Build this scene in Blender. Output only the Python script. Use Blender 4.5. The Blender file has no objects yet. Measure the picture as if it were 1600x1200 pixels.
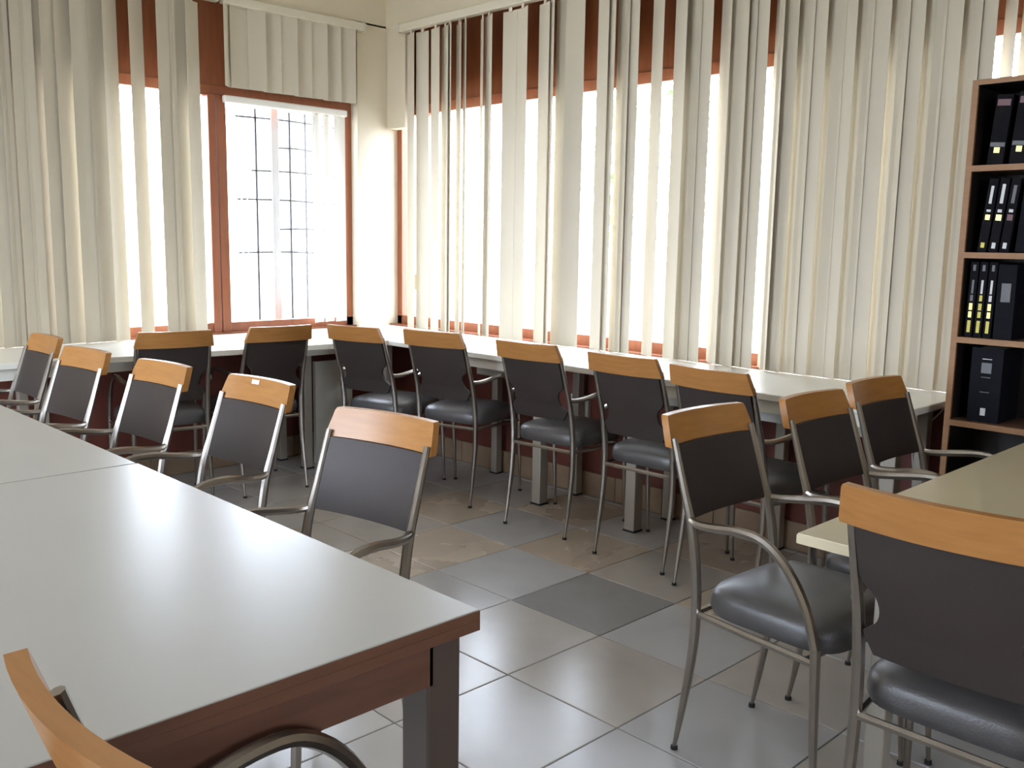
import bpy, bmesh, math, random
from mathutils import Vector, Matrix
random.seed(7)
S = bpy.context.scene
C = S.collection
R = math.radians

# ------------------------------------------------------------------ camera, world, exposure
cam_d = bpy.data.cameras.new('camera'); cam = bpy.data.objects.new('camera', cam_d); C.objects.link(cam)
cam_d.sensor_width = 36.0; cam_d.lens = 1465.54 / 1600 * 36; cam_d.clip_start = .02
CH = 1.32
fw = Vector((0.69060671, 0.70770194, -0.14906488)); rt = Vector((0.7172863, -0.6965955, 0.01597115)); up = Vector((0.09253511, 0.11795198, 0.98869843))
mw = Matrix((rt, up, -fw)).transposed().to_4x4(); mw.translation = (0, 0, CH); cam.matrix_world = mw
S.camera = cam
S.view_settings.view_transform = 'Standard'; S.view_settings.look = 'None'
S.view_settings.gamma = 1.0; S.view_settings.exposure = 0.0; S.view_settings.use_curve_mapping = False
try:
    S.cycles.use_denoising = True; S.cycles.max_bounces = 10; S.cycles.diffuse_bounces = 6; S.cycles.transparent_max_bounces = 16
    S.cycles.transmission_bounces = 6; S.cycles.sample_clamp_indirect = 12; S.cycles.caustics_reflective = False; S.cycles.caustics_refractive = False
except Exception: pass
W = bpy.data.worlds.new('daylight'); S.world = W; W.use_nodes = True
wb = W.node_tree.nodes['Background']; wb.inputs[0].default_value = (.82, .93, 1.10, 1); wb.inputs[1].default_value = 22.0

def portal(loc, rot, sx, sy):
    l = bpy.data.lights.new('window_portal', 'AREA'); l.shape = 'RECTANGLE'; l.size = sx; l.size_y = sy
    l.cycles.is_portal = True
    o = bpy.data.objects.new('window_portal', l); o.location = loc; o.rotation_euler = rot; C.objects.link(o)
portal((2.3, 5.36, 1.47), (R(-90), 0, 0), 2.8, 1.36)       # left window, shining to -Y
portal((4.04, 3.0, 1.47), (0, R(90), 0), 1.36, 4.5)         # right window, shining to -X
portal((-.35, -2.56, 1.55), (R(90), 0, 0), 1.9, .9)         # windows of the walls behind the camera
portal((-2.06, 2.9, 1.6), (0, R(-90), 0), 1.8, 2.2)

# ------------------------------------------------------------------ materials
def mat(name, col, rough=.5, metal=0.0, spec=.5, noise=None, bump=None, trans=0.0, coat=0.0):
    """noise=(scale,(col2),fac,(sx,sy,sz))  bump=(scale,strength)"""
    m = bpy.data.materials.new(name); m.use_nodes = True; nt = m.node_tree; N = nt.nodes; b = N['Principled BSDF']
    b.inputs['Base Color'].default_value = (*col, 1); b.inputs['Roughness'].default_value = rough
    b.inputs['Metallic'].default_value = metal; b.inputs['Specular IOR Level'].default_value = spec
    b.inputs['Coat Weight'].default_value = coat
    tc = N.new('ShaderNodeTexCoord')
    if noise:
        sc, c2, fac, st = noise
        mp = N.new('ShaderNodeMapping'); mp.inputs['Scale'].default_value = st; nt.links.new(tc.outputs['Object'], mp.inputs[0])
        oi = N.new('ShaderNodeObjectInfo'); mv = N.new('ShaderNodeMath'); mv.operation = 'MULTIPLY'; mv.inputs[1].default_value = 37
        nt.links.new(oi.outputs['Random'], mv.inputs[0])
        nz = N.new('ShaderNodeTexNoise'); nz.noise_dimensions = '4D'; nz.inputs['Scale'].default_value = sc; nz.inputs['Detail'].default_value = 6
        nt.links.new(mp.outputs[0], nz.inputs['Vector']); nt.links.new(mv.outputs[0], nz.inputs['W'])
        rp = N.new('ShaderNodeValToRGB'); rp.color_ramp.elements[0].position = .35; rp.color_ramp.elements[1].position = .65
        nt.links.new(nz.outputs['Fac'], rp.inputs[0])
        mx = N.new('ShaderNodeMix'); mx.data_type = 'RGBA'; mx.inputs[6].default_value = (*col, 1); mx.inputs[7].default_value = (*c2, 1)
        mm = N.new('ShaderNodeMath'); mm.operation = 'MULTIPLY'; mm.inputs[1].default_value = fac
        nt.links.new(rp.outputs[0], mm.inputs[0]); nt.links.new(mm.outputs[0], mx.inputs[0]); nt.links.new(mx.outputs[2], b.inputs['Base Color'])
    if bump:
        nb = N.new('ShaderNodeTexNoise'); nb.inputs['Scale'].default_value = bump[0]; nb.inputs['Detail'].default_value = 5
        nt.links.new(tc.outputs['Object'], nb.inputs['Vector'])
        bp = N.new('ShaderNodeBump'); bp.inputs['Strength'].default_value = bump[1]; bp.inputs['Distance'].default_value = .01
        nt.links.new(nb.outputs['Fac'], bp.inputs['Height']); nt.links.new(bp.outputs[0], b.inputs['Normal'])
    if trans:
        tr = N.new('ShaderNodeBsdfTranslucent'); tr.inputs[0].default_value = (*[min(1, c * 1.05) for c in col], 1)
        ms = N.new('ShaderNodeMixShader'); ms.inputs[0].default_value = trans
        out = N['Material Output']; nt.links.new(b.outputs[0], ms.inputs[1]); nt.links.new(tr.outputs[0], ms.inputs[2]); nt.links.new(ms.outputs[0], out.inputs[0])
    return m

def glass_mat():
    m = bpy.data.materials.new('window_glass'); m.use_nodes = True; nt = m.node_tree; N = nt.nodes; N.remove(N['Principled BSDF'])
    t = N.new('ShaderNodeBsdfTransparent'); t.inputs[0].default_value = (.97, .97, .97, 1)
    g = N.new('ShaderNodeBsdfGlossy'); g.inputs['Roughness'].default_value = .02
    lw = N.new('ShaderNodeLayerWeight'); lw.inputs[0].default_value = .5
    pw = N.new('ShaderNodeMath'); pw.operation = 'POWER'; pw.inputs[1].default_value = 4; nt.links.new(lw.outputs['Facing'], pw.inputs[0])
    f = N.new('ShaderNodeMath'); f.operation = 'MULTIPLY_ADD'; f.inputs[1].default_value = .8; f.inputs[2].default_value = .05; nt.links.new(pw.outputs[0], f.inputs[0])
    x = N.new('ShaderNodeMixShader'); nt.links.new(f.outputs[0], x.inputs[0]); nt.links.new(t.outputs[0], x.inputs[1]); nt.links.new(g.outputs[0], x.inputs[2])
    nt.links.new(x.outputs[0], N['Material Output'].inputs[0]); return m

def tile_mat(name, a, b_, c, rough):
    m = bpy.data.materials.new(name); m.use_nodes = True; nt = m.node_tree; N = nt.nodes; bs = N['Principled BSDF']
    tc = N.new('ShaderNodeTexCoord'); oi = N.new('ShaderNodeObjectInfo')
    mv = N.new('ShaderNodeMath'); mv.operation = 'MULTIPLY'; mv.inputs[1].default_value = 91; nt.links.new(oi.outputs['Random'], mv.inputs[0])
    nz = N.new('ShaderNodeTexNoise'); nz.noise_dimensions = '4D'; nz.inputs['Scale'].default_value = 4; nz.inputs['Detail'].default_value = 7; nz.inputs['Distortion'].default_value = .25
    nt.links.new(tc.outputs['Object'], nz.inputs['Vector']); nt.links.new(mv.outputs[0], nz.inputs['W'])
    rp = N.new('ShaderNodeValToRGB'); e = rp.color_ramp.elements
    e[0].position = 0; e[0].color = (*a, 1); e[1].position = 1; e[1].color = (*c, 1); k = e.new(.5); k.color = (*b_, 1)
    nt.links.new(oi.outputs['Random'], rp.inputs[0])
    r2 = N.new('ShaderNodeValToRGB'); r2.color_ramp.elements[0].position = .15; r2.color_ramp.elements[1].position = .85
    r2.color_ramp.elements[0].color = (.86, .845, .83, 1); r2.color_ramp.elements[1].color = (1.08, 1.07, 1.06, 1)
    nt.links.new(nz.outputs['Fac'], r2.inputs[0])
    mx = N.new('ShaderNodeMix'); mx.data_type = 'RGBA'; mx.blend_type = 'MULTIPLY'; mx.inputs[0].default_value = 1
    nt.links.new(rp.outputs[0], mx.inputs[6]); nt.links.new(r2.outputs[0], mx.inputs[7]); nt.links.new(mx.outputs[2], bs.inputs['Base Color'])
    r3 = N.new('ShaderNodeMapRange'); r3.inputs[3].default_value = rough - .02; r3.inputs[4].default_value = rough + .08
    nt.links.new(nz.outputs['Fac'], r3.inputs[0]); nt.links.new(r3.outputs[0], bs.inputs['Roughness'])
    return m

M = {
 'wall': mat('cream_paint', (.66, .59, .45), .7, noise=(3, (.60, .53, .40), .5, (1, 1, 1)), bump=(40, .05)),
 'ceiling': mat('white_ceiling_paint', (.75, .72, .66), .8, bump=(30, .05)),
 'dado': mat('dark_red_paint', (.18, .052, .036), .42, noise=(4, (.14, .04, .029), .6, (1, 1, 1)), bump=(25, .06)),
 'window_wood': mat('red_brown_window_wood', (.30, .098, .04), .4, noise=(6, (.22, .065, .028), .6, (8, 8, 1))),
 'slat': mat('cream_blind_fabric', (.56, .505, .40), .8, noise=(2, (.52, .465, .365), .4, (1, 1, 1)), trans=.016),
 'slat_white': mat('white_sheer_blind_fabric', (.85, .83, .78), .8, trans=.045),
 'rail': mat('cream_rail_enamel', (.62, .57, .45), .4),
 'rail_white': mat('white_rail_enamel', (.82, .80, .74), .4),
 'laminate': mat('cream_laminate', (.43, .415, .38), .29, spec=.5, noise=(3, (.40, .385, .35), .6, (1, 1, 1)), bump=(180, .012)),
 'laminate_white': mat('white_laminate', (.78, .75, .66), .3, noise=(3, (.73, .70, .61), .5, (1, 1, 1))),
 'laminate_yellow': mat('pale_yellow_laminate', (.56, .48, .32), .3, noise=(3, (.52, .44, .29), .6, (1, 1, 1))),
 'edge_brown': mat('brown_wood_edging', (.14, .058, .032), .4, noise=(4, (.10, .04, .022), .7, (1.5, 12, 12))),
 'apron_brown': mat('brown_wood_board', (.135, .056, .033), .42, noise=(4, (.095, .04, .024), .7, (1.5, 12, 12))),
 'leg_brown': mat('dark_brown_painted_metal', (.075, .05, .04), .35),
 'post_grey': mat('grey_cream_metal', (.42, .38, .32), .35, metal=.2),
 'beech': mat('orange_varnished_beech', (.41, .185, .05), .32, noise=(5, (.33, .138, .036), .7, (14, 1.5, 14))),
 'panel': mat('dark_brown_vinyl', (.040, .030, .026), .52, spec=.35, noise=(5, (.030, .022, .020), .6, (1, 1, 1)), bump=(220, .08)),
 'seat': mat('charcoal_leatherette', (.078, .073, .074), .38, spec=.9, noise=(5, (.062, .058, .059), .6, (1, 1, 1)), bump=(200, .10)),
 'steel': mat('brushed_chair_steel', (.38, .345, .31), .28, metal=1.0, noise=(9, (.30, .27, .24), .6, (1, 1, 1))),
 'rubber': mat('black_rubber', (.012, .011, .011), .6),
 'shelf_edge': mat('light_wood_edging', (.34, .18, .085), .5, spec=.3, noise=(5, (.27, .14, .066), .6, (1, 1, 12))),
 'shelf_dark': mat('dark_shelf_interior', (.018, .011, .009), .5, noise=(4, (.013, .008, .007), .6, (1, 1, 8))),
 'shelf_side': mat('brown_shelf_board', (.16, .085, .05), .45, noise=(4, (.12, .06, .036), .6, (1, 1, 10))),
 'book_dark': mat('black_book_cloth', (.007, .006, .008), .7, spec=.12, bump=(300, .1)),
 'book_navy': mat('dark_navy_book_cloth', (.008, .008, .012), .7, spec=.12, bump=(300, .1)),
 'paper': mat('book_paper', (.55, .50, .40), .8),
 'mark_gold': mat('gold_foil_lettering', (.75, .60, .18), .35, metal=.4),
 'mark_yellow': mat('yellow_lettering', (.72, .62, .10), .5),
 'mark_silver': mat('silver_lettering', (.62, .62, .60), .4),
 'mark_pink': mat('faded_pink_label', (.20, .11, .12), .6),
 'mark_grey': mat('grey_label', (.16, .16, .17), .6),
 'skirt': mat('tan_skirting_tile', (.34, .235, .15), .4, noise=(6, (.26, .17, .11), .8, (1, 1, 1)), bump=(30, .1)),
 'grout': mat('dark_grout', (.06, .055, .05), .8),
 'white_plastic': mat('white_plastic', (.70, .67, .60), .4),
 'white_panel': mat('off_white_board', (.66, .64, .58), .5),
 'iron': mat('dark_grille_iron', (.05, .05, .055), .5, metal=.5),
 'pale_iron': mat('pale_grille_paint', (.62, .63, .63), .5),
 'glass': glass_mat(),
 'brass': mat('brass_handle', (.55, .40, .15), .35, metal=.8),
 'render_yellow': mat('pale_yellow_render', (.62, .55, .36), .8, noise=(2, (.55, .48, .31), .5, (1, 1, 1))),
 'render_grey': mat('grey_render', (.42, .43, .45), .8),
 'yard': mat('pale_concrete_yard', (.50, .48, .44), .8, noise=(1, (.42, .40, .37), .5, (1, 1, 1))),
 'leaf': mat('green_foliage', (.20, .30, .12), .6, noise=(4, (.14, .23, .08), .7, (1, 1, 1))),
 'bark': mat('brown_bark', (.14, .09, .06), .8),
}
TILE = tile_mat('warm_grey_floor_tile', (.47, .43, .38), (.51, .485, .45), (.475, .475, .48), .22)
TILE_DARK = tile_mat('dark_grey_floor_tile', (.30, .29, .285), (.32, .31, .30), (.31, .295, .28), .22)
TILE_TAN = tile_mat('tan_floor_tile', (.54, .455, .36), (.56, .48, .385), (.53, .44, .34), .24)

# ------------------------------------------------------------------ helpers
def obj(name, bm, m, parent=None, smooth=False, loc=None):
    if isinstance(bm, bpy.types.Mesh): me = bm
    else:
        me = bpy.data.meshes.new(name); bmesh.ops.recalc_face_normals(bm, faces=bm.faces); bm.to_mesh(me); bm.free()
        if m: me.materials.append(m)
        if smooth:
            for p in me.polygons: p.use_smooth = True
            try: me.set_sharp_from_angle(angle=R(42))
            except Exception: pass
    o = bpy.data.objects.new(name, me); C.objects.link(o)
    if loc: o.location = loc
    if parent: o.parent = parent
    return o
def tag(o, label, cat, group=None):
    o['label'] = label; o['category'] = cat
    if group: o['group'] = group
    return o
def thing(name, label, cat, loc=(0, 0, 0), rz=0, group=None):
    o = bpy.data.objects.new(name, None); C.objects.link(o); o.location = loc; o.rotation_euler = (0, 0, rz); o.empty_display_size = .1
    return tag(o, label, cat, group)
def struct(name, bm, m, **k):
    o = obj(name, bm, m, **k); o['kind'] = 'structure'; return o
def BM(): return bmesh.new()
def box(bm, x0, x1, y0, y1, z0, z1, bev=0.0):
    b = bmesh.new()
    bmesh.ops.create_cube(b, size=1)
    for v in b.verts: v.co = Vector(((x0 + x1) / 2 + v.co.x * (x1 - x0), (y0 + y1) / 2 + v.co.y * (y1 - y0), (z0 + z1) / 2 + v.co.z * (z1 - z0)))
    if bev: bmesh.ops.bevel(b, geom=list(b.edges), offset=bev, segments=2, affect='EDGES', profile=.5)
    me = bpy.data.meshes.new('t'); b.to_mesh(me); b.free(); bm.from_mesh(me); bpy.data.meshes.remove(me); return bm
def bx(*a, **k): return box(BM(), *a, **k)
def prism(bm, pts, z0, z1):
    lo = [bm.verts.new((x, y, z0)) for x, y in pts]; hi = [bm.verts.new((x, y, z1)) for x, y in pts]; n = len(pts)
    bm.faces.new(lo); bm.faces.new(hi)
    for i in range(n): bm.faces.new((lo[i], lo[(i + 1) % n], hi[(i + 1) % n], hi[i]))
    return bm
def spline(pts, k):
    P = [Vector(p) for p in pts]; out = []
    for i in range(len(P) - 1):
        a = P[max(i - 1, 0)]; b = P[i]; c = P[i + 1]; d = P[min(i + 2, len(P) - 1)]
        for j in range(k):
            t = j / k
            out.append(.5 * ((2 * b) + (c - a) * t + (2 * a - 5 * b + 4 * c - d) * t * t + (3 * b - a - 3 * c + d) * t ** 3))
    out.append(P[-1]); return out
def tube(bm, pts, n=8, k=4, flat=1.0):
    """pts = (x,y,z,radius); smooth tapered tube with capped ends"""
    P = spline([Vector(p) for p in pts], k) if k > 1 else [Vector(p) for p in pts]
    pos = [p.to_3d() for p in P]; rad = [p[3] for p in P]
    up_ = None; rings = []
    for i, p in enumerate(pos):
        t = (pos[min(i + 1, len(pos) - 1)] - pos[max(i - 1, 0)]).normalized()
        if up_ is None: up_ = t.orthogonal().normalized()
        up_ = (up_ - t * up_.dot(t)).normalized(); s = t.cross(up_)
        rings.append([bm.verts.new(p + (up_ * math.cos(2 * math.pi * a / n) + s * math.sin(2 * math.pi * a / n) * flat) * rad[i]) for a in range(n)])
    for a, b in zip(rings, rings[1:]):
        for i in range(n): bm.faces.new((a[i], a[(i + 1) % n], b[(i + 1) % n], b[i]))
    bm.faces.new(rings[0]); bm.faces.new(rings[-1]); return bm
def copy_tree(o, parent=None):
    c = o.copy(); C.objects.link(c)
    if parent: c.parent = parent
    for ch in list(o.children): copy_tree(ch, c)
    return c

# ------------------------------------------------------------------ the room
XW, YW = 3.70, 5.00           # faces of the dark red lower walls
struct_floor = struct('floor', bx(-2.3, 4.2, -2.8, 5.5, -.14, -.012), M['grout'])
TS = .435
tm = bx(-.2155, .2155, -.2155, .2155, -.012, 0, bev=.0025)
tme = bpy.data.meshes.new('tile'); tm.to_mesh(tme); tm.free(); tme.materials.append(TILE)
tans = {(3, 0), (3, 2), (2, 3), (4, 3), (3, 4), (1, 3), (4, 1)}
for i in range(-9, 6):
    for j in range(-11, 9):
        x = 1.6925 + TS * i - 0.0; y = 1.7375 + TS * j
        if x - .2 > XW or y - .2 > YW or x + .2 < -2 or y + .2 < -2.5: continue
        o = obj('tile', tme, None, struct_floor); o.location = (x, y, random.uniform(-.0008, 0))
        mm = TILE_DARK if (i, j) == (2, 1) else TILE_TAN if (i, j) in tans else None
        if mm: o.material_slots[0].link = 'OBJECT'; o.material_slots[0].material = mm
struct('ceiling', bx(-2.3, 4.2, -2.8, 5.5, 3.05, 3.15), M['ceiling'])

# left wall (y = 5): lower wall, sill, beam, pier
wl = struct('wall_left', bx(-2.0, 4.1, YW, 5.4, -.012, .72), M['dado'])
b = BM(); box(b, -2.2, 4.1, 5.19, 5.42, 2.69, 3.05); box(b, 3.63, 4.12, 5.19, 5.42, .72, 2.70); box(b, -2.2, .86, 5.19, 5.42, .72, 2.70)
obj('upper_wall', b, M['wall'], wl)
obj('sill', bx(.86, 3.63, 5.215, 5.42, .72, .758), M['window_wood'], wl)
# right wall (x = 3.7)
wr = struct('wall_right', bx(XW, 4.12, -2.5, 5.0, -.012, .72), M['dado'])
b = BM(); box(b, 3.86, 4.12, -2.7, 5.19, 2.69, 3.05); box(b, 3.86, 4.12, -2.7, .70, .72, 2.70)
obj('upper_wall', b, M['wall'], wr)
obj('corner_boxing', bx(3.865, 3.945, 4.995, 5.19, 2.05, 2.70, bev=.004), M['wall'], wr)
obj('sill', bx(3.885, 4.12, .70, 5.19, .72, .758), M['window_wood'], wr)
# walls behind the camera, each with one large window opening
wb_ = BM(); box(wb_, -2.2, 4.12, -2.7, -2.5, 0, 1.1); box(wb_, -2.2, 4.12, -2.7, -2.5, 2.0, 3.05)
box(wb_, -2.2, -1.3, -2.7, -2.5, 1.1, 2.0); box(wb_, .6, 4.12, -2.7, -2.5, 1.1, 2.0); struct('wall_back', wb_, M['wall'])
wn = BM(); box(wn, -2.2, -2.0, -2.5, 5.4, 0, .7); box(wn, -2.2, -2.0, -2.5, 5.4, 2.5, 3.05)
box(wn, -2.2, -2.0, -2.5, 1.8, .7, 2.5); box(wn, -2.2, -2.0, 4.0, 5.4, .7, 2.5); struct('wall_near', wn, M['wall'])

def window(name, axis, P, a0, a1, z0, z1, stiles, head_z, depth=.06, sash=None):
    """frame in a wall plane; axis 'y' -> plane y=P running along x"""
    def bb(bm, u0, u1, zz0, zz1, d0=0, d1=depth, bv=.003):
        return box(bm, u0, u1, P + d0, P + d1, zz0, zz1, bv) if axis == 'y' else box(bm, P + d0, P + d1, u0, u1, zz0, zz1, bv)
    f = BM(); bb(f, a0, a1, z0, z0 + .06); bb(f, a0, a1, z1, head_z, .012, .05); bb(f, a0, a1, z1 - .01, z1 + .05)
    bb(f, a0, a0 + .05, z0, z1); bb(f, a1 - .05, a1, z0, z1)
    w = struct(name, f, M['window_wood'])
    for u, wd in stiles:
        obj('mullion', bb(BM(), u - wd / 2, u + wd / 2, z0, z1, -.01), M['window_wood'], w)
    us = [a0 + .05] + [u for u, _ in stiles] + [a1 - .05]
    for p, q in zip(us, us[1:]):
        obj('pane', bb(BM(), p, q, z0 + .06, z1 - .01, .03, .034, 0), M['glass'], w)
    return w
w1 = window('window_1', 'y', 5.26, .86, 3.63, .755, 2.145, [(1.78, .06), (2.655, .05), (2.715, .055)], 2.70)
w2 = window('window_2', 'x', 3.95, .70, 5.19, .755, 2.145, [(1.62, .06), (2.80, .06), (4.10, .06), (4.93, .05)], 2.70)
obj('handle', bx(3.925, 3.952, 4.955, 4.975, 1.0, 1.10, bev=.004), M['brass'], w2)
w3 = window('window_3', 'y', -2.62, -1.3, .6, 1.1, 2.0, [(-.35, .06)], 2.0)
w4 = window('window_4', 'x', -2.12, 1.8, 4.0, .7, 2.5, [(2.9, .06)], 2.5)

# baseboards of single tan tiles
def baseboard(name, axis, P, a0, a1, step=.30, h=.125):
    f = bx(a0, a1, P - .006, P, -.011, h - .006) if axis == 'y' else bx(P - .006, P, a0, a1, -.011, h - .006)
    s = struct(name, f, M['grout'])
    me = None; u = a0
    while u < a1 - .02:
        L = min(step, a1 - u) - .004
        t = bx(u, u + L, P - .02, P - .005, 0.002, h, bev=.002) if axis == 'y' else bx(P - .02, P - .005, u, u + L, 0.002, h, bev=.002)
        obj('tile', t, M['skirt'], s); u += step
baseboard('baseboard_left', 'y', YW, .3, XW - .02)
baseboard('baseboard_right', 'x', XW, .3, YW - .02)

# iron grille outside the left window
g = thing('window_grille', 'thin dark iron grille outside the open part of the left window', 'grille', (2.9, 5.436, .76))
for x in (3.035, 3.275, 3.39):
    obj('vertical_bar', tube(BM(), [(x - 2.9, 0, 0, .008), (x - 2.9, 0, 1.36, .008)], 6, 1), M['iron'], g)
obj('sash_bar', bx(.24, .29, -.01, .01, 0, 1.39), M['pale_iron'], g)
for z in (-.03, 1.37):
    obj('mounting_bar', bx(-.1, .75, -.017, .012, z, z + .03), M['iron'], g)
for z, x0, x1 in ((.47, .0, .74), (.62, .28, .74), (.80, .0, .72), (.98, .1, .74), (1.13, .28, .6), (1.30, .0, .74)):
    obj('cross_bar', tube(BM(), [(x0, 0, z, .006), ((x0 + x1) / 2, .004, z + .006, .006), (x1, 0, z - .008, .006)], 6, 3), M['iron'], g)

# ------------------------------------------------------------------ vertical blinds
def slat_mesh(h, w=.115, m='slat'):
    bm = BM(); n = 4; th = .0016
    def P(i, t, z): u = -w / 2 + w * i / n; return (u, .006 * (1 - (2 * u / w) ** 2) + t, z)
    g0 = [[bm.verts.new(P(i, t, z)) for i in range(n + 1)] for t in (0, th) for z in (0, h)]
    for i in range(n):
        bm.faces.new((g0[0][i], g0[0][i + 1], g0[1][i + 1], g0[1][i])); bm.faces.new((g0[2][i], g0[3][i], g0[3][i + 1], g0[2][i + 1]))
        bm.faces.new((g0[0][i], g0[2][i], g0[2][i + 1], g0[0][i + 1])); bm.faces.new((g0[1][i], g0[1][i + 1], g0[3][i + 1], g0[3][i]))
    for i in (0, n): bm.faces.new((g0[0][i], g0[1][i], g0[3][i], g0[2][i]))
    me = bpy.data.meshes.new('slat'); bmesh.ops.recalc_face_normals(bm, faces=bm.faces); bm.to_mesh(me); bm.free(); me.materials.append(M[m])
    for p in me.polygons: p.use_smooth = True
    try: me.set_sharp_from_angle(angle=R(60))
    except Exception: pass
    return me
def clip_mesh():
    bm = bx(-.012, .012, -.003, .003, 0, .028); me = bpy.data.meshes.new('hanger'); bm.to_mesh(me); bm.free(); me.materials.append(M['rail']); return me
CLIP = clip_mesh()
def blind(root, slats, mesh, axis, P, zb, ztop, stagger=.007):
    for k, (c, a) in enumerate(slats):
        d = stagger * (1 if k % 2 else -1)
        o = obj('slat', mesh, None, root)
        a += random.uniform(-4, 4); rz = R(a) if axis == 'y' else R(-90 + a)
        loc = (c, P + d, zb) if axis == 'y' else (P + d, c, zb)
        o.location = Vector(loc) - root.location; o.rotation_euler = (0, 0, rz)
        h = obj('hanger', CLIP, None, o); h.location = (0, .003, ztop - zb)

RS = [(4.908, -17), (4.807, 8), (4.663, -13), (4.589, -18), (4.531, -25), (4.459, -29), (4.389, -30), (4.252, -35), (4.18, -24), (4.015, -1), (3.902, -13), (3.744, -17), (3.679, -31), (3.609, -18), (3.501, 15), (3.318, -22), (3.255, -25), (3.183, -18), (3.119, -13), (2.964, -25), (2.818, -26), (2.758, -13), (2.686, -13), (2.572, -33), (2.493, -13), (2.457, -13), (2.388, -13), (2.294, -43), (2.243, -13), (2.176, -13), (2.108, -13), (2.035, -13), (1.978, -13), (1.912, -13), (1.836, -13), (1.762, -13), (1.696, -13), (1.621, -13), (1.553, -13), (1.486, -13), (1.426, -13), (1.334, -50), (1.269, -49), (1.19, -30), (1.11, -13), (1.03, -13)]
LS = [(.90, 13), (.98, 13), (1.06, 13), (1.135, 13), (1.21, 13), (1.285, 13), (1.36, 13), (1.439, 13), (1.503, 13), (1.566, 13), (1.618, 13), (1.671, 13), (1.755, 13), (1.828, 13), (1.903, 13), (1.993, 13), (2.051, 32), (2.196, 32), (2.354, 13), (2.433, 13), (2.506, 28)]
SS = [(2.719,47),(2.799,-2),(2.905,-5),(3.01,-7),(3.115,-9),(3.22,-12),(3.325,-14),(3.43,-16),(3.535,-18)]
MS = [(3.343,21),(3.427,18),(3.51,16)]
vb = thing('vertical_blind', 'long cream vertical blind across the whole right hand window wall', 'blind', (3.85, 3.0, .76))
obj('head_rail', bx(-.03, .025, -2.1, 2.0, 1.876, 1.925, bev=.004), M['rail'], vb)
obj('rail_end_cap', bx(-.034, .028, 2.0, 2.012, 1.872, 1.93, bev=.003), M['rail'], vb)
blind(vb, RS, slat_mesh(1.865), 'x', 3.85, .7525, 2.612)
vb = thing('vertical_blind', 'long cream vertical blind on the left wall with two open gaps', 'blind', (1.7, 5.17, .76))
obj('head_rail', bx(-.9, .965, -.025, .018, 1.876, 1.925, bev=.004), M['rail'], vb)
blind(vb, LS, slat_mesh(1.865), 'y', 5.165, .7525, 2.612)
vb = thing('vertical_blind', 'short closed cream blind hanging above the uncovered left window pane', 'blind', (3.15, 5.17, 2.18))
obj('head_rail', bx(-.46, .505, -.025, .018, .456, .505, bev=.004), M['rail'], vb)
obj('rail_end_cap', bx(.505, .517, -.03, .02, .45, .51, bev=.003), M['rail'], vb)
blind(vb, SS, slat_mesh(.455), 'y', 5.165, 2.182, 2.632, .006)
vb = thing('vertical_blind', 'sheer white blind gathered at the right of the left window below a white rail', 'blind', (3.14, 5.226, .77))
obj('head_rail', bx(-.425, .425, -.022, .018, 1.33, 1.372, bev=.008), M['rail_white'], vb)
blind(vb, MS, slat_mesh(1.31, .10, 'slat_white'), 'y', 5.222, .79, 2.095, .004)

# ------------------------------------------------------------------ counters below the windows
def leg_part(root, name, m, x, y, z0, z1, w):
    o = obj(name, bx(x - w / 2, x + w / 2, y - w / 2, y + w / 2, z0 + .006, z1, bev=.004), m, root)
    obj('foot_pad', bx(x - w / 2 - .004, x + w / 2 + .004, y - w / 2 - .004, y + w / 2 + .004, z0, z0 + .008), M['rubber'], o)
ct = thing('counter', 'white window counter along the right wall with square metal posts', 'counter', (3.25, 2.8, 0))
b = BM(); prism(b, [(0, -1.43), (.625, -1.43), (.625, 1.558), (0, 1.558)], .722, .75); bmesh.ops.bevel(b, geom=list(b.edges), offset=.003, segments=1, affect='EDGES')
obj('worktop', b, M['laminate_white'], ct)
for y0, y1 in ((-1.42, -.2), (.55, .96)):
    obj('fascia', bx(.03, .05, y0, y1, .67, .722), M['laminate_white'], ct)
    obj('lower_fascia', bx(.15, .17, y0, y1, .61, .722), M['white_panel'], ct)
for y in (-1.36, -.174, .432): leg_part(ct, 'post', M['post_grey'], .113, y, 0, .722, .058)
for y in (-1.36, -.76, -.174, .432, 1.05): leg_part(ct, 'post', M['post_grey'], .39, y, 0, .722, .045)
cl = thing('counter', 'white window counter along the left wall meeting the corner', 'counter', (2.0, 4.45, 0))
b = BM(); prism(b, [(-1.1, .125), (1.25, -.09), (1.87, -.09), (1.87, .755), (-1.1, .755)], .722, .75); bmesh.ops.bevel(b, geom=list(b.edges), offset=.003, segments=1, affect='EDGES')
obj('worktop', b, M['laminate_white'], cl)
for x0, x1 in ((-1.0, -.06), (.70, 1.24)):
    obj('fascia', bx(x0, x1, .12, .14, .668, .722), M['laminate_white'], cl)
for x in (-.55, .88):
    leg_part(cl, 'post', M['post_grey'], x, .2, 0, .722, .05); leg_part(cl, 'post', M['post_grey'], x, .48, 0, .722, .045)
obj('support_panel', bx(.98, 1.24, .26, .285, 0.002, .61), M['white_panel'], cl)
leg_part(cl, 'post', M['post_grey'], 1.32, .02, 0, .722, .05)
tag(obj('wall_box', bx(XW - .03, XW, 3.19, 3.315, .41, .53, bev=.005), M['white_plastic']), 'small white electrical box on the dark red wall under the counter', 'box')

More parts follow.
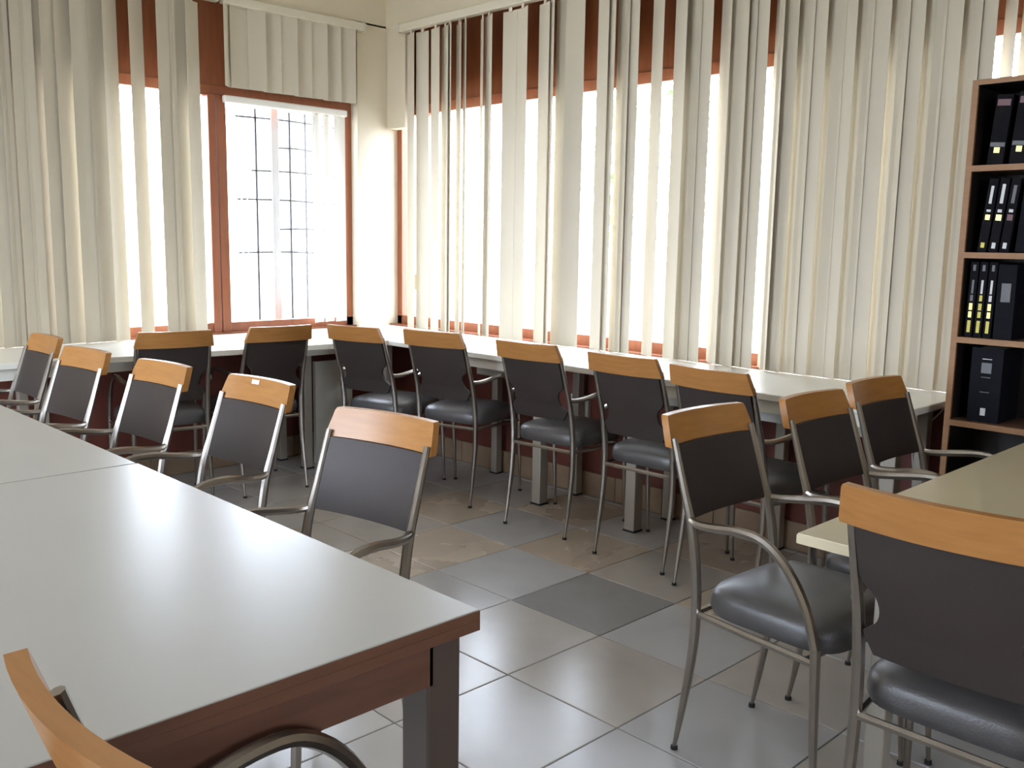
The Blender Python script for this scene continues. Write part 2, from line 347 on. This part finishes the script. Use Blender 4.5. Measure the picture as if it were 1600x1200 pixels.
# ------------------------------------------------------------------ tables
t = thing('table', 'cream topped table with brown edge nearest the camera on the left', 'table', (.947, 1.036, 0))
obj('tabletop', bx(-.90, 0, 0, 1.292, .734, .75, bev=.0015), M['laminate'], t)
obj('edge_band', bx(-.902, .001, -.002, 1.292, .716, .7335, bev=.001), M['edge_brown'], t)
obj('lipping', bx(-.90, .0, -.0022, -.0002, .734, .7485), M['edge_brown'], t)
obj('apron', bx(-.84, -.075, .022, .042, .640, .716), M['apron_brown'], t)
obj('apron', bx(-.84, -.075, 1.24, 1.26, .640, .716), M['apron_brown'], t)
obj('apron', bx(-.045, -.028, .08, 1.22, .655, .716), M['apron_brown'], t)
obj('apron', bx(-.88, -.86, .08, 1.22, .655, .716), M['apron_brown'], t)
for x in (-.052, -.848):
    for y in (.055, 1.237): leg_part(t, 'leg', M['leg_brown'], x, y, 0, .716, .066)
t2 = thing('table', 'cream topped table behind the nearest one in the left row', 'table', (.944, 2.333, 0))
obj('tabletop', bx(-.90, 0, 0, 1.29, .734, .75, bev=.0015), M['laminate'], t2)
obj('edge_band', bx(-.90, .001, 0, 1.29, .716, .7335, bev=.001), M['edge_brown'], t2)
obj('apron', bx(-.045, -.028, .08, 1.22, .655, .716), M['apron_brown'], t2)
for x, y in ((-.052, .055), (-.848, .055), (-.22, 1.237), (-.848, 1.237)): leg_part(t2, 'leg', M['leg_brown'], x, y, 0, .716, .066)
t3 = thing('table', 'pale yellow topped table at the right of the room', 'table', (1.693, .903, 0))
obj('tabletop', bx(0, 1.56, -.95, 0, .7275, .75, bev=.0015), M['laminate_yellow'], t3)
obj('edge_band', bx(-.001, 1.561, -.951, .001, .729, .7475), M['laminate_yellow'], t3)
obj('apron', bx(.24, 1.38, -.15, -.135, .68, .727), M['laminate_yellow'], t3)
obj('apron', bx(.195, .21, -.80, -.10, .68, .727), M['laminate_yellow'], t3)
for x, y in ((.357, -.045), (1.42, -.13), (.15, -.85), (1.42, -.85)): leg_part(t3, 'leg', M['post_grey'], x, y, 0, .727, .046)

# ------------------------------------------------------------------ chairs
def lean(z):            # forward offset of the back uprights at height z
    T = [(0, 0), (.12, .02), (.30, .045), (.46, .045), (.60, .024), (.70, -.008), (.80, -.042), (.90, -.076)]
    for (a, u), (b, v) in zip(T, T[1:]):
        if z <= b: return u + (v - u) * (z - a) / (b - a)
    return T[-1][1]
def curved_panel(zs, hw, bow, off, th, cols=8, ends=0):
    bm = BM(); F = []
    for side in (0, 1):
        rows = []
        for z in zs:
            w = hw(z); row = []
            for i in range(cols + 1):
                s = -1 + 2 * i / cols; y = s * w
                x = lean(z) + off - bow * (1 - (y / .18) ** 2) + (th / 2 if side else -th / 2)
                row.append(bm.verts.new((x, y, z)))
            rows.append(row)
        F.append(rows)
    n = len(zs)
    for s in (0, 1):
        for r in range(n - 1):
            for i in range(cols): bm.faces.new((F[s][r][i], F[s][r][i + 1], F[s][r + 1][i + 1], F[s][r + 1][i]))
    for r in range(n - 1):
        for i in (0, cols): bm.faces.new((F[0][r][i], F[0][r + 1][i], F[1][r + 1][i], F[1][r][i]))
    for r in (0, n - 1):
        for i in range(cols): bm.faces.new((F[0][r][i], F[1][r][i], F[1][r][i + 1], F[0][r][i + 1]))
    return bm
def seat_bm():
    bm = BM(); n = 36; rings = []
    def outline(k):
        t = 2 * math.pi * k / n; c, s = math.cos(t), math.sin(t); e = .40
        u = math.copysign(abs(c) ** e, c); v = math.copysign(abs(s) ** e, s)
        return Vector((.252 + .190 * u, v * (.1975 + .004 * u)))
    O = [outline(k) for k in range(n)]; cen = Vector((.252, 0))
    for sc, z in ((.86, .403), (.97, .408), (1.0, .424), (1.0, .440), (.985, .458), (.93, .472), (.80, .483), (.55, .490), (.25, .492)):
        rings.append([bm.verts.new((*(cen + (p - cen) * sc), z)) for p in O])
    for a, b in zip(rings, rings[1:]):
        for i in range(n): bm.faces.new((a[i], a[(i + 1) % n], b[(i + 1) % n], b[i]))
    bm.faces.new(rings[0]); bm.faces.new(rings[-1]); return bm
def make_chair(kind):
    t = bpy.data.objects.new('armchair' if kind == 'A' else 'notched_back_chair', None); C.objects.link(t); t.empty_display_size = .1
    obj('seat', seat_bm(), M['seat'], t, True)
    rail = curved_panel([.806, .812, .845, .878, .885], lambda z: .184 - .016 * (z - .806) / .08 - (.003 if z in (.806, .885) else 0), .026, -.012, .022, 10)
    obj('top_rail', rail, M['beech'], t, True)
    if kind == 'A':
        zs = [.632, .637, .68, .73, .78, .812]; hw = lambda z: .158 if z > .633 else .155
    else:
        zs = [.535, .545] + [.56 + .01 * k for k in range(13)] + [.70, .74, .78, .812]
        def hw(z):
            w = .160 if z > .70 else .160
            d = abs(z - .635)
            if d < .047: w -= math.sqrt(.047 ** 2 - d * d) * .78
            if z < .575: w -= (.575 - z) * .55
            return w
    obj('backrest', curved_panel(zs, hw, .016, .0, .012, 10), M['panel'], t, True)
    for s in (-1, 1):
        rear = tube(BM(), [(0, s * .178, .008, .0055), (.020, s * .178, .12, .0095), (.045, s * .177, .30, .0125), (.045, s * .175, .46, .013), (.024, s * .173, .60, .0125), (-.008, s * .171, .70, .0105), (-.050, s * .169, .83, .0085)], 8, 4)
        o = obj('rear_leg', rear, M['steel'], t, True)
        obj('foot_glide', tube(BM(), [(0, s * .178, 0, .010), (0, s * .178, .010, .009)], 8, 1), M['rubber'], o)
        fr = tube(BM(), [(.405, s * .212, .43, .0125), (.410, s * .212, .30, .0115), (.418, s * .212, .14, .009), (.428, s * .212, .008, .0055)], 8, 3)
        o = obj('front_leg', fr, M['steel'], t, True)
        obj('foot_glide', tube(BM(), [(.428, s * .212, 0, .010), (.428, s * .212, .010, .009)], 8, 1), M['rubber'], o)
        arm = tube(BM(), [(.020, s * .176, .632, .009), (.05, s * .192, .630, .0105), (.11, s * .206, .637, .0115), (.19, s * .212, .648, .012), (.26, s * .214, .640, .012), (.325, s * .214, .592, .012), (.375, s * .213, .515, .012), (.405, s * .212, .42, .0122)], 8, 4)
        obj('armrest', arm, M['steel'], t, True)
    fb = BM()
    for s in (-1, 1): tube(fb, [(.045, s * .175, .392, .009), (.22, s * .195, .392, .009), (.405, s * .211, .392, .009)], 6, 1)
    tube(fb, [(.045, -.175, .392, .009), (.045, .175, .392, .009)], 6, 1); tube(fb, [(.38, -.209, .392, .009), (.38, .209, .392, .009)], 6, 1)
    obj('seat_frame', fb, M['steel'], t, True)
    return t
protoA, protoB = make_chair('A'), make_chair('B'); used = set()
def place(kind, cx, cy, deg, label, group):
    """cx, cy = middle of the top rail; deg = the way the chair faces"""
    p = protoA if kind == 'A' else protoB
    o = p if kind not in used else copy_tree(p); used.add(kind)
    a = R(deg); o.location = (cx + .085 * math.cos(a), cy + .085 * math.sin(a), 0); o.rotation_euler = (0, 0, a)
    tag(o, label, 'chair', group); return o
g1, g2, g3, g4 = 'chairs along the left tables', 'chairs at the yellow table', 'chairs along the right window counter', 'chairs along the left window counter'
place('A', 1.406, 1.897, 190, 'armchair with orange wooden top rail nearest the camera beside the left tables', g1)
place('A', 1.464, 2.624, 184, 'armchair with a pale scrap on its wooden rail, second along the left tables', g1)
place('A', 1.400, 3.177, 184.5, 'third armchair along the left tables, orange top rail, before the left counter', g1)
place('A', 1.340, 3.73, 186, 'fourth armchair along the left tables, next to last before the left counter', g1)
place('A', 1.390, 4.335, 180, 'farthest armchair along the left tables, its rail against the white counter', g1)
place('A', 2.118, 1.424, 267.5, 'armchair with blue grey lit seat nearest the camera at the yellow table', g2)
place('A', 2.590, 1.362, 268.5, 'middle of the three dark backed armchairs along the yellow table', g2)
place('A', 3.054, 1.385, 267.5, 'farthest armchair along the yellow table, nearest the bookcase', g2)
near = place('A', .275, .80, 2, 'armchair in the near left corner, its back cut off by the frame', None)
front = place('B', 1.598, .595, 0, 'large foreground chair with notched dark back at the end of the yellow table', None)
place('B', 2.833, 1.897, -3, 'chair at the right counter nearest the bookcase, curved orange wooden top rail', g3)
place('B', 2.900, 2.350, 1, 'chair at the right counter, second from the bookcase, with notched dark back', g3)
place('B', 2.925, 2.915, 5, 'middle chair of five at the right counter with notched back', g3)
place('B', 2.918, 3.560, 14, 'chair at the right counter, second from the room corner, turned slightly', g3)
place('B', 2.757, 4.000, 14, 'chair nearest the room corner, turned towards the right counter', g3)
place('B', 1.925, 4.235, 80, 'chair at the left counter in front of the blind, left one of the two', g4)
place('B', 2.465, 4.205, 87, 'chair at the left counter below the short blind, right one of the two', g4)

near.scale = (1.03,) * 3; front.scale = (1.015,) * 3
# a scrap of tape on the second chair's rail is a thing of its own
sc_ = obj('tape_scrap', bx(-.019, .019, -.0008, .0008, -.007, .007), M['white_plastic'])
nv = Vector((-.939, -.117, .323)).normalized(); sv = nv.cross(Vector((0, 0, 1))).normalized()
sc_.matrix_world = Matrix((sv, -nv, sv.cross(-nv))).transposed().to_4x4(); sc_.location = Vector((1.4679, 2.663, .871)) + nv * .0012
tag(sc_, 'pale scrap of tape stuck on an orange wooden chair rail', 'tape')

# ------------------------------------------------------------------ bookcase and books
bk = thing('bookcase', 'tall dark bookcase with light wood edges at the right frame edge', 'bookcase', (3.42, 1.285, 0))
D, Wd, Hh = .255, .86, 1.89
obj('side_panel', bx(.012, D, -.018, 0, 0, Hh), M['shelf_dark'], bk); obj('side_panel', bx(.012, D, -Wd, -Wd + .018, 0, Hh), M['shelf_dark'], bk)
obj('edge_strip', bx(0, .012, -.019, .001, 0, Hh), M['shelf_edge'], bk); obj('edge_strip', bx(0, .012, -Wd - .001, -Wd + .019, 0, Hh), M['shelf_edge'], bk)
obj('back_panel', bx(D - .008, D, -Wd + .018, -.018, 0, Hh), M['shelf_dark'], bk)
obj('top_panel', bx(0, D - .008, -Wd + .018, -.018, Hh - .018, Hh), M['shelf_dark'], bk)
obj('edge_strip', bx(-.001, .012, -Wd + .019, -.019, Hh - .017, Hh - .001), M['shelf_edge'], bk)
SZ = (.10, .405, .712, 1.008, 1.303, 1.597)
for z in SZ:
    s_ = obj('shelf', bx(.012, D - .008, -Wd + .018, -.018, z - .011, z + .009), M['shelf_side'], bk)
    obj('edge_strip', bx(-.0005, .012, -Wd + .019, -.019, z - .011, z + .009), M['shelf_edge'], s_)
def book(y, z, w, h, label, m='book_dark', marks=(), tilt=0, d=.19, x=3.455, name='book', group=None):
    t = thing(name, label, 'book' if name == 'book' else 'binder', (x, y, z + .0095 + w / 2 * abs(math.sin(R(tilt)))), 0, group)
    t.rotation_euler = (R(tilt), 0, 0)
    b = BM(); box(b, 0, .004, -w / 2, w / 2, 0, h, .001); box(b, .004, d, -w / 2, -w / 2 + .003, 0, h); box(b, .004, d, w / 2 - .003, w / 2, 0, h)
    obj('cover', b, M[m], t); obj('pages', bx(.0045, d - .006, -w / 2 + .003, w / 2 - .003, .004, h - .005), M['paper'], t)
    for mk, z0, z1, f in marks:
        obj('spine_mark', bx(-.0012, 0.0005, -w / 2 * f, w / 2 * f, z0 * h, z1 * h), M[mk], t)
    return t
gb = 'dark books in the bookcase'
mA = (('mark_pink', .84, .93, .8), ('mark_grey', .26, .32, .9), ('mark_gold', .17, .25, .35))
book(1.205, SZ[5], .052, .232, 'black binder with gold ring mark on the top shelf, nearest the wooden side', 'book_dark', mA, 4, name='binder', group=gb)
book(1.135, SZ[5], .052, .236, 'black binder with a pinkish label on the top shelf, second from the side', 'book_dark', mA, 4, name='binder', group=gb)
book(1.07, SZ[5], .050, .230, 'plain black binder on the top shelf cut by the frame edge', 'book_navy', (), 2, name='binder', group=gb)
m2 = (('mark_silver', .66, .90, .3), ('mark_silver', .55, .58, .45), ('mark_gold', .44, .51, .5), ('mark_yellow', .06, .13, .4))
book(1.222, SZ[4], .030, .25, 'slim black book with silver lettering, left one on the second shelf', 'book_dark', m2, 5, group=gb)
book(1.186, SZ[4], .030, .25, 'slim black book with silver lettering, middle one on the second shelf', 'book_dark', (('mark_silver', .66, .92, .35), ('mark_silver', .54, .58, .45), ('mark_gold', .43, .51, .6), ('mark_silver', .05, .13, .4)), 5, group=gb)
book(1.150, SZ[4], .030, .25, 'slim black book with silver lettering, right one on the second shelf', 'book_dark', (('mark_silver', .54, .58, .45), ('mark_grey', .66, .9, .35), ('mark_pink', .43, .51, .6), ('mark_silver', .05, .13, .4)), 5, group=gb)
book(1.085, SZ[4], .060, .235, 'thick unmarked navy book on the second shelf', 'book_navy', (), 3, group=gb)
def m3(a): return (('mark_grey', .88, .96, .35), (a[0], .58, .76, .28), (a[1], .48, .56, .36), (a[2], .36, .45, .42), (a[2], .26, .34, .42), (a[3], .06, .22, .42))
book(1.243, SZ[3], .026, .262, 'dark book with faint yellow lettering, left one on the third shelf', 'book_dark', m3(('mark_grey', 'mark_grey', 'mark_gold', 'mark_yellow')), 1, group=gb)
book(1.212, SZ[3], .026, .262, 'dark book with bright yellow lettering, middle one on the third shelf', 'book_dark', m3(('mark_silver', 'mark_yellow', 'mark_yellow', 'mark_yellow')), 1, group=gb)
book(1.181, SZ[3], .026, .262, 'dark book with grey and yellow lettering, right one on the third shelf', 'book_dark', m3(('mark_silver', 'mark_silver', 'mark_gold', 'mark_yellow')), 1, group=gb)
book(1.130, SZ[3], .060, .255, 'thick navy book with a grey label on the third shelf', 'book_navy', (('mark_grey', .5, .75, .5),), 0, group=gb)
book(1.170, SZ[2], .105, .262, 'thick black box binder with small grey labels on the fourth shelf', 'book_navy', (('mark_silver', .845, .855, .3), ('mark_grey', .66, .80, .32), ('mark_grey', .60, .61, .3), ('mark_grey', .40, .41, .3), ('mark_silver', .09, .19, .16)), 0, name='binder', group=gb)

# loose cable by the bookcase
cb = tube(BM(), [(3.68, 1.385, .72, .003), (3.672, 1.407, .685, .003), (3.668, 1.457, .622, .003), (3.668, 1.484, .558, .003), (3.67, 1.487, .50, .003), (3.672, 1.47, .40, .003)], 6, 4)
tag(obj('cable', cb, M['white_plastic'], None, True), 'thin white cable hanging on the dark red wall beside the bookcase', 'cable')

# ------------------------------------------------------------------ outdoors
struct('ground', bx(-40, 45, -40, 45, -.4, -.2), M['yard'])
bd = thing('building', 'pale yellow building seen through the left window, nearly washed out', 'building', (9, 17, -.2))
obj('wall', bx(-7, 4, 0, 3, 0, 3.6), M['render_yellow'], bd); obj('roof', bx(-7.3, 4.3, -.3, 3.3, 3.6, 3.8), M['render_grey'], bd)
obj('window', bx(-1.5, -.4, -.05, .02, 1.2, 2.4), M['render_grey'], bd); obj('door', bx(1.2, 2.1, -.05, .02, 0, 2.1), M['render_grey'], bd)
fw_ = tag(obj('boundary_wall', bx(6, 14, 10.0, 10.2, -.2, 1.0), M['render_grey']), 'low grey wall in the yard beyond the left window', 'wall')
def tree(x, y, h, label):
    t = thing('tree', label, 'tree', (x, y, -.2)); obj('trunk', tube(BM(), [(0, 0, 0, .12), (.03, .02, h * .3, .1), (0, .05, h * .6, .07)], 8, 3), M['bark'], t, True)
    b = BM()
    for i in range(260):
        a = random.uniform(0, 6.28); e = random.uniform(-1, 1); r = random.uniform(.5, 1.0) * h * .32; q = math.sqrt(1 - e * e)
        c = Vector((r * q * math.cos(a), r * q * math.sin(a), h * .66 + r * e)); s = random.uniform(.10, .22)
        n = Vector((random.gauss(0, 1), random.gauss(0, 1), random.gauss(0, 1))).normalized(); u = n.orthogonal().normalized(); v = n.cross(u)
        b.faces.new([b.verts.new(c + u * s), b.verts.new(c + v * s * .5), b.verts.new(c - u * s), b.verts.new(c - v * s * .5)])
    f = obj('foliage', b, M['leaf'], t); f['kind'] = 'stuff'
tree(11.0, 8.6, 4.2, 'green tree beyond the right window showing between the slats')
tree(13.5, 6.0, 4.6, 'leafy green tree outside the right window nearer the bookcase')
